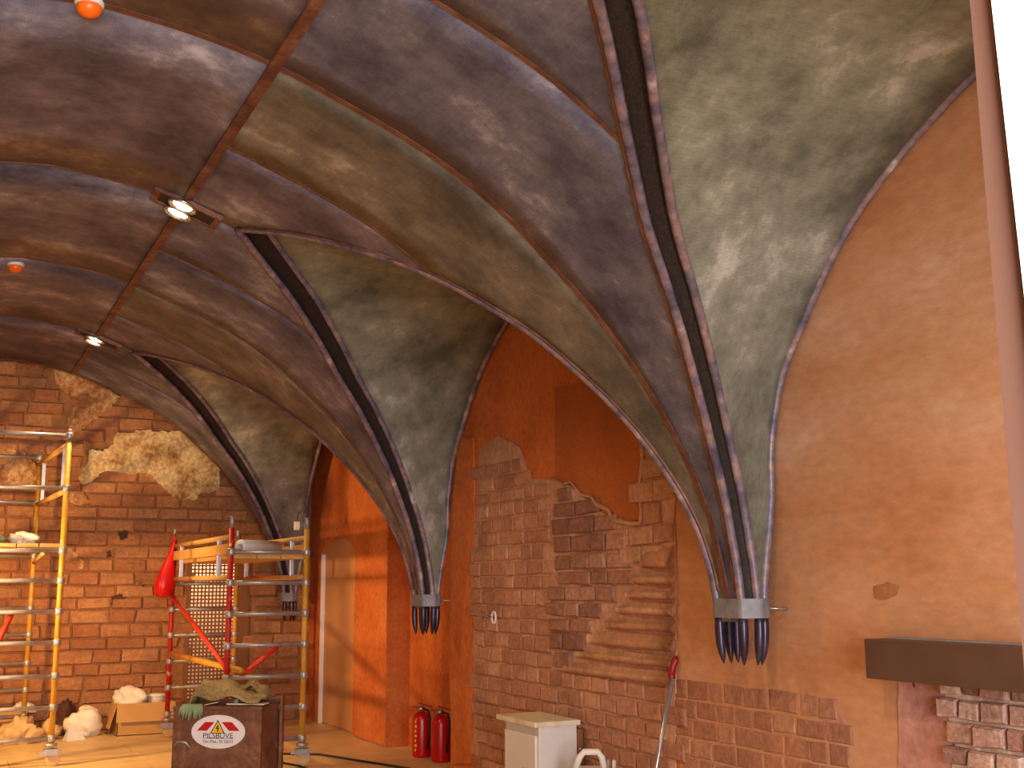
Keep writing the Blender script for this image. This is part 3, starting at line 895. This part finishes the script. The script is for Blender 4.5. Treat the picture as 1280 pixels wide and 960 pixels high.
# ---- the brown site chest
cz = .69
ca = math.radians(33)
cb = Vector((1.722, 9.33, 0))                         # front-left bottom corner
ch = thing('tool_chest', 'dark brown metal site chest with oval white sticker', 'chest', cb, -ca)
CW, CD = .70, .44
bm = bmesh.new()
for lo, hi in (((0, 0, .05), (CW, .02, cz)), ((0, CD-.02, .05), (CW, CD, cz+.02)), ((0, .02, .05), (.02, CD-.02, cz)), ((0.02, .02, .05), (CW-.02, CD-.02, .08)), ((.02, .02, cz-.06), (CW-.02, CD-.02, cz-.03))): bm_box(bm, lo, hi)
bm_obj('body', bm, 'chest_brown', ch)
box('side_panel', (CW-.02, .02, .05), (CW, CD-.02, cz), 'chest_brown', ch)
box('rim', (-.006, -.008, cz-.018), (CW+.004, .004, cz+.006), 'chest_brown', ch, .003)
box('corner_post', (CW+.014, CD-.05, 0), (CW+.036, CD+.01, cz+.05), 'chest_brown', ch, .003)
for z in (.10, cz-.06): box('post_cleat', (CW-.004, CD-.04, z), (CW+.016, CD, z+.04), 'chest_brown', ch)
for x in (.08, CW-.08):
    for y in (.06, CD-.06): box('foot_block', (x-.04, y-.04, 0), (x+.04, y+.04, .05), 'chest_dark', ch)
tube('latch', [(.02, -.012, .40), (.06, -.03, .44), (.12, -.03, .43), (.15, -.012, .39)], .009, 'galvanised', ch, 6)
# sticker
sx, sz, ea, eb = .362, .508, .212, .124
st = prism('sticker', [(sx+ea*math.cos(a*math.pi/24), sz+eb*math.sin(a*math.pi/24)) for a in range(48)], lambda u, v, d: (u, -.0005-d, v), .002, 'sticker_white', ch)
tag(st, 'white oval sticker with red and yellow emblem')
q3 = lambda e: (lambda u, v, d: (sx+u*ea, -.0026-e-d, sz+v*eb))
prism('emblem_wing', [(-.80, .06), (-.50, .58), (-.14, .58), (-.42, .06)], q3(0), .0006, 'sticker_red', st)
prism('emblem_wing', [(.80, .06), (.50, .58), (.12, .58), (.40, .06)], q3(0), .0006, 'sticker_red', st)
prism('warning_border', [(-.30, -.10), (.25, -.10), (-.02, .72)], q3(.0006), .0006, 'ink', st)
prism('warning_triangle', [(-.25, -.065), (.20, -.065), (-.02, .62)], q3(.0013), .0006, 'sticker_yellow', st)
prism('lightning_bolt', [(-.03, .40), (.03, .38), (-.02, .24), (.05, .25), (-.02, .0), (-.05, .02), (-.02, .18), (-.09, .17)], q3(.002), .0006, 'ink', st)
text_part('lettering', 'PILSBUVE', .055, 'ink', st, (sx, -.0040, sz-.047), (math.pi/2, 0, 0), .235)
prism('rule_line', [(-.56, -.40), (.56, -.40), (.56, -.378), (-.56, -.378)], q3(0), .0008, 'ink', st)
text_part('lettering', 'Tøv./Mec. 20 22013', .03, 'ink', st, (sx, -.0040, sz-.081), (math.pi/2, 0, 0), .235)

def chw(x, y, z):
    c, s = math.cos(-ca), math.sin(-ca)
    return Vector((cb.x+c*x-s*y, cb.y+s*x+c*y, z))
def draped(name, label, cat, outline_fn, mat, nx=26, ny=14):
    """cloth from a height field in chest coordinates, with thickness"""
    verts, faces = [], []
    for i in range(nx+1):
        for j in range(ny+1):
            verts.append(chw(*outline_fn(i/nx, j/ny)))
    for i in range(nx):
        for j in range(ny): faces.append((i*(ny+1)+j, (i+1)*(ny+1)+j, (i+1)*(ny+1)+j+1, i*(ny+1)+j+1))
    o = mesh_obj(name, verts, faces, mat, None, True)
    s = o.modifiers.new('thickness', 'SOLIDIFY'); s.thickness = .012; s.offset = 1
    return tag(o, label, cat)
def sack(u, v):
    x = .10+.56*u + .03*math.sin(5*v)
    y = .03+.33*v
    h = .035+.215*math.sin(math.pi*min(1, max(0, v*.86+.10)))*(1-.72*u)*(.35+.65*math.sin(math.pi*(.18+.72*u)))
    h += .016*math.sin(13*u+4*v)+.011*math.sin(23*v-7*u)
    if u < .08: h *= u/.08*.8+.2
    return x, y, cz-.02+max(h, .012)
sk = draped('sack', 'coarse olive brown sack heaped on the chest lid', 'sack', sack, 'sackcloth')
def dark(u, v):
    x = .42+.25*u
    y = .17+.24*v
    h = .125+.085*math.sin(math.pi*u)*math.sin(math.pi*(.2+.7*v))-.05*u+.014*math.sin(15*u+3*v)
    return x, y, cz-.02+h
dk = draped('folded_end', None, None, dark, 'sackcloth', 16, 10)
dk.parent = sk
b = thing('pale_board', 'thin pale board sticking out under the olive sack', 'board', chw(.40, .05, cz+.012), -ca)
prism('sheet', [(0, 0), (.30, -.01), (.30, .12), (.10, .10)], lambda u, v, d: (u, v, d), .010, 'pale_board', b)
g = thing('yarn_bundle', 'pale green cotton strands hanging over the chest rim', 'yarn', chw(.15, -.012, cz-.12), -ca)
r_ = random.Random(9)
for i in range(16):
    x = -.085+.17*i/15
    ln = r_.uniform(.07, .115)*(1-.3*abs(x)/.09)
    tube('strand', [(x*.7, .05, .135), (x*.85, .008, .132), (x, -.012, .115), (x*1.1+r_.uniform(-.01, .01), -.014, .12-ln)], [.009, .010, .009, .004], 'green_cotton', g, 6)
b = thing('paper_slip', 'small folded cream paper on the sack corner of the chest', 'paper', chw(.29, .0, cz+.012), -ca)
prism('slip', [(-.05, 0), (.06, -.004), (.055, .05), (-.045, .052)], lambda u, v, d: (u, v, .012*u/.06+d+.010), .004, 'white_bag', b)
b = thing('bottle_cap', 'tiny grey cap standing on the pale board', 'cap', chw(.47, .07, cz+.023), 0)
lathe('shell', [(.018, 0), (.018, .025), (.014, .03), (0, .031)], 'cap_and_shade_grey', b, (0, 0, 0), 12)

# ---- boxes and sacks along the end wall
def carton(x0, x1, y0, y1, h, label, flap=True):
    t = thing('cardboard_box', label, 'box', ((x0+x1)/2, (y0+y1)/2, 0))
    hx, hy = (x1-x0)/2, (y1-y0)/2
    bm = bmesh.new()
    for lo, hi in (((-hx, -hy, 0), (hx, -hy+.008, h)), ((-hx, hy-.008, 0), (hx, hy, h)), ((-hx, -hy, 0), (-hx+.008, hy, h)), ((hx-.008, -hy, 0), (hx, hy, h)), ((-hx, -hy, 0), (hx, hy, .008)), ((-hx+.008, -hy+.008, h-.05), (hx-.008, hy-.008, h-.042))): bm_box(bm, lo, hi)
    bm_obj('carton_body', bm, 'cardboard', t)
    if flap:
        prism('flap', [(-hx-.01, h), (hx+.01, h), (hx+.02, h-.19), (-hx-.02, h-.19)], lambda u, v, d: (u, -hy-.004-d-(h-v)*.35, v), .006, 'cardboard', t)
        prism('flap', [(-hy, h), (hy, h), (hy+.02, h-.26), (-hy-.02, h-.26)], lambda u, v, d: (-hx-.004-d-(h-v)*.3, u, v), .006, 'cardboard', t)
    return t
carton(1.90, 2.50, 13.52, 13.92, .34, 'opened cardboard box with folded flap holding white bags')
blobs = [('plastic_bag', (2.03, 13.68, .30), (.30, .28, .21), 'white_bag', 'bulging white bag on the opened cardboard box', 'bag', 3),
         ('paint_bucket', None, None, None, None, None, 0)]
b = blob('plastic_bag', (2.05, 13.70, .302), (.30, .28, .20), 'white_bag', None, 3, .3)
tag(b, 'bulging white bag on the opened cardboard box', 'bag')
t = thing('wrapped_bowl', 'low white wrapped bowl on the opened cardboard box', 'bowl', (2.34, 13.72, .302))
lathe('bowl', [(.07, 0), (.095, .03), (.105, .09), (.10, .115), (.0, .12)], 'white_bag', t, (0, 0, 0), 18)
lathe('rim', [(.104, .085), (.112, .09), (.112, .105), (.100, .112)], 'white_plastic', t, (0, 0, 0), 18)
b = blob('plaster_sack', (1.60, 13.74, 0), (.34, .30, .34), 'white_bag', None, 8, .22)
tag(b, 'slumped pale plaster sack on the floor left of the cardboard box', 'sack')
b = blob('crumpled_paper', (1.20, 13.58, 0), (.22, .22, .17), 'tan_paper', None, 12, .45)
tag(b, 'crumpled tan packing paper on the floor beside the tall scaffold', 'paper')
t = thing('folded_paper', 'white folded paper standing on the floor by the crumpled packing paper', 'paper', (1.47, 13.38, 0), .3)
prism('sheet', [(-.10, 0), (.11, 0), (.03, .14), (-.06, .15)], lambda u, v, d: (u, d+v*.35, v), .004, 'white_plastic', t)
prism('sheet', [(-.10, 0), (.11, 0), (.03, .14), (-.06, .15)], lambda u, v, d: (u, d+.105-v*.35, v), .004, 'white_plastic', t)
b = blob('dark_heap', (1.36, 13.99, 0), (.22, .16, .34), 'dark_brown', None, 15, .5)  # dark shape standing behind the plaster sack
tag(b, 'dark heap against the brick wall behind the plaster sack', 'mound')
carton(.35, 1.02, 13.85, 14.08, .30, 'low cardboard box behind the tall scaffold legs', False)
b = blob('plastic_bag', (.98, 13.96, .26), (.24, .18, .11), 'white_bag', None, 18, .3)
tag(b, 'small pale bag on the low cardboard box behind the tall scaffold', 'bag')
b = blob('dust_sheet', (.92, 13.40, 0), (.42, .30, .26), 'tan_paper', None, 21, .45)
tag(b, 'heaped tan dust sheet on the floor between the tall scaffold legs', 'sheet')

# ---- fire extinguishers
def extinguisher(x, y, label, printed, rz):
    t = thing('fire_extinguisher', label, 'extinguisher', (x, y, 0), rz, 'red fire extinguishers in the far bay')
    lathe('cylinder', [(.080, 0), (.088, .012), (.090, .03), (.090, .40), (.082, .44), (.055, .468), (.028, .478), (.026, .49)], 'extinguisher_red', t, (0, 0, 0), 24)
    lathe('valve', [(.024, .485), (.024, .52), (.016, .53), (.016, .545)], 'steel', t, (0, 0, 0), 12)
    box('carry_handle', (-.12, -.012, .520), (.03, .012, .532), 'tip_red', t, .003)
    lv = box('squeeze_lever', (-.13, -.010, .548), (.03, .010, .560), 'tip_red', t, .003)
    lv.rotation_euler = (0, .18, 0)
    lathe('gauge', [(.024, 0), (.024, .016), (.018, .020)], 'steel', t, (0, -.040, .515), 14, 'Y')
    tube('hose', [(.02, 0, .51), (.09, -.01, .50), (.118, -.015, .42), (.108, -.02, .25), (.098, -.03, .10)], .011, 'black_rubber', t, 8)
    t.scale = (.98, .98, .86)
    if printed:
        for i in range(7):
            z = .07+i*.05
            box('print_mark', (-.010, -.0925, z), (.016 if i % 2 else .006, -.0895, z+.026), 'sticker_yellow', t)
    return t
for (x, y), lab, pr in (((527, 946), 'red fire extinguisher with yellow print, farther from the brick corner', True), ((551, 952), 'plain red fire extinguisher tucked against the brick corner', False)):
    pe = onZ(x, y, 0)
    extinguisher(min(pe.x, 4.30), pe.y, lab, pr, -1.1)

# ---- white cabinet
c0 = Vector((3.63, 6.93, 0))
cab = thing('metal_cabinet', 'white metal cabinet with stained overhanging lid by the brick wall', 'cabinet', c0)
w_, d_, h_ = .285, .50, .675
box('body', (0, 0, .03), (w_, d_, h_), 'cabinet_white', cab, .006)
box('door', (-.014, .03, .05), (.001, d_-.015, h_-.06), 'cabinet_white', cab, .004)
box('lid', (-.05, -.035, h_), (w_+.012, d_+.05, h_+.035), 'cabinet_lid', cab, .008)
box('plinth', (.02, .02, 0), (w_-.02, d_-.02, .03), 'black_rubber', cab)
wt = prism('warning_sign', [(.13, .25), (.27, .25), (.20, .40)], lambda u, v, d: (-.0145-d, u, v), .002, 'ink', cab)
prism('sign_face', [(.143, .258), (.257, .258), (.20, .38)], lambda u, v, d: (-.0166-d, u, v), .001, 'sticker_yellow', wt)
bk = box('rear_plate', (w_+.002, .0, .05), (w_+.045, .06, h_-.03), 'frame_brown', cab, .003)
for z in (.40, .52): lathe('bolt', [(.012, 0), (.012, -.008), (.006, -.011)], 'steel', bk, (w_+.022, -.001, z), 8, 'Y')

# ---- white canister
p = onX(745, 960, 3.80)
jc = thing('canister', 'white plastic canister with moulded handle beside the cabinet', 'canister', (3.78, p.y, 0), -.5)
zt = onX(745, 936, 3.80).z
zb_ = zt-.11
box('tank', (-.12, -.09, 0), (.13, .09, zb_), 'white_plastic', jc, .03)
tube('handle', [(-.115, 0, zb_-.02), (-.085, 0, zt-.05), (-.055, 0, zt-.018), (.03, 0, zt-.018), (.055, 0, zt-.05), (.075, 0, zb_-.02)], .021, 'white_plastic', jc, 10)
lathe('cap', [(.03, zb_-.01), (.03, zb_+.035), (.025, zb_+.04)], 'white_plastic', jc, (.115, .03, 0), 14)
tube('spout_rod', [(.105, -.07, zb_-.05), (.108, -.07, zt-.02)], .010, 'frame_brown', jc, 8)

# ---- steel bar leaning on the wall
top = onX(846, 820, WX-.012)
low = onX(822, 950, 3.84)
dv = (low-top).normalized()
base = top + dv*((top.z-.02)/-dv.z)
t = thing('steel_bar', 'steel bar with bent dark red tip leaning on the wall', 'bar', (base.x, base.y, 0))
B = base; knee = top.lerp(low, .22)
loc = lambda q: Vector(q)-Vector((base.x, base.y, 0))
tube('shaft', [loc(base), loc(knee)], .014, 'steel', t, 10)
kn2 = top.lerp(low, .20)+Vector((0, .015, 0))
mid = top.lerp(low, .10)+Vector((0, .022, 0))
tube('grip', [loc(knee), loc(kn2), loc(mid), loc(top.lerp(low, .04)), loc(top)], [.019, .022, .022, .018, .004], 'tip_red', t, 10)

# ---- brown boxed duct on the near wall
t = thing('wall_duct', 'dark brown boxed duct fixed along the near wall', 'duct', (3.82, 4.09, 1.17))
box('casing', (0, -1.9, 0), (.178, 0, .175), 'duct_brown', t, .003)
box('shadow_strip', (.12, -1.9, .172), (.179, -.04, .182), 'cap_and_shade_grey', t)  # grey strip laid in for the shadow line above the casing
tube('cable_stub', [(.12, -.16, .002), (.12, -.165, -.02), (.125, -.163, -.03)], .004, 'black_rubber', t, 5)

# ---- bracket with a ring on the brick
p = onX(602, 764, WX-.02)
t = thing('wall_bracket', 'small iron bracket with a ring on the brick wall', 'bracket', p)
tube('arm', [(.02, .02, .0), (0, 0, 0), (-.01, -.24, -.035)], .008, 'steel', t, 6)
tube('back_leg', [(0, .0, 0), (.006, 0, -.09)], .006, 'frame_brown', t, 6)
pts = [(-.012+.0*a, -.255+.035*math.cos(a*math.pi/8), -.045+.045*math.sin(a*math.pi/8)) for a in range(17)]
tube('ring', pts, .009, 'jamb_white', t, 6)

# ---- cables on the floor of the far bay
for i, (pxs, lab) in enumerate((([(345, 942), (400, 943), (450, 951), (520, 962)], 'thin dark cable across the floor below the extinguishers'),
                                ([(345, 952), (372, 957), (430, 975)], 'thin dark cable running past the yellow scaffold foot'))):
    pp = [onZ(x, y, .010) for x, y in pxs]
    tag(tube('floor_cable', pp, .010, 'black_rubber', None, 6), lab, 'cable')

# ---- pillar close to the camera on the right
az = math.atan2(ray(1240, 10).x, ray(1240, 10).y)
px0, py0 = 1.3*math.sin(az), 1.3*math.cos(az)
t = thing('white_pillar', 'bright white pillar with brown edge in front of the wall duct', 'pillar', (px0, py0, 0), -az)
_d = ray(1240, 10)
zt = EYE.z + 1.3*_d.z/math.hypot(_d.x, _d.y)
ln = .023
prism('shaft', [(ln*(zt-0), 0), (.62, 0), (.62, 3.9), (ln*(zt-3.9), 3.9)], lambda u, v, d: (u, d, v), .35, 'pillar_white', t)
prism('edge_strip', [(-.022, 0), (ln*zt-.001, 0), (ln*(zt-3.9)-.001, 3.9), (ln*(zt-3.9)-.03, 3.9), (-.022, zt)], lambda u, v, d: (u, d+.012, v), .33, 'pillar_brown', t)  # brown strip along the left edge of the shaft

# ---- halogen work lamp out of sight on the left, the warm light of the far bays
wk = thing('work_lamp', 'halogen work lamp on a tripod left of the tall scaffold', 'lamp', (-.75, 10.9, 0))
tube('stand_pole', [(0, 0, .3), (0, 0, 1.55)], .016, 'paint_yellow', wk, 8)
for a in range(3):
    q = a*2*math.pi/3
    tube('leg', [(0, 0, .5), (.34*math.cos(q), .34*math.sin(q), .01)], .012, 'black_rubber', wk, 6)
hd = box('lamp_head', (-.06, -.14, 1.55), (.05, .14, 1.75), 'black_rubber', wk, .01)
box('lamp_glass', (.051, -.12, 1.57), (.056, .12, 1.73), 'halogen_glow', hd)
l = bpy.data.lights.new('work_lamp_light_offscreen', 'SPOT')
l.energy, l.color, l.spot_size, l.spot_blend, l.shadow_soft_size = 600, (1, .60, .25), 2.1, .6, .12
lo = link(bpy.data.objects.new('work_lamp_light_offscreen', l))
lo.location = (-.66, 10.9, 1.68)
lo.rotation_euler = (Vector((1.6, 13.5, .8))-Vector(lo.location)).to_track_quat('-Z', 'Y').to_euler()
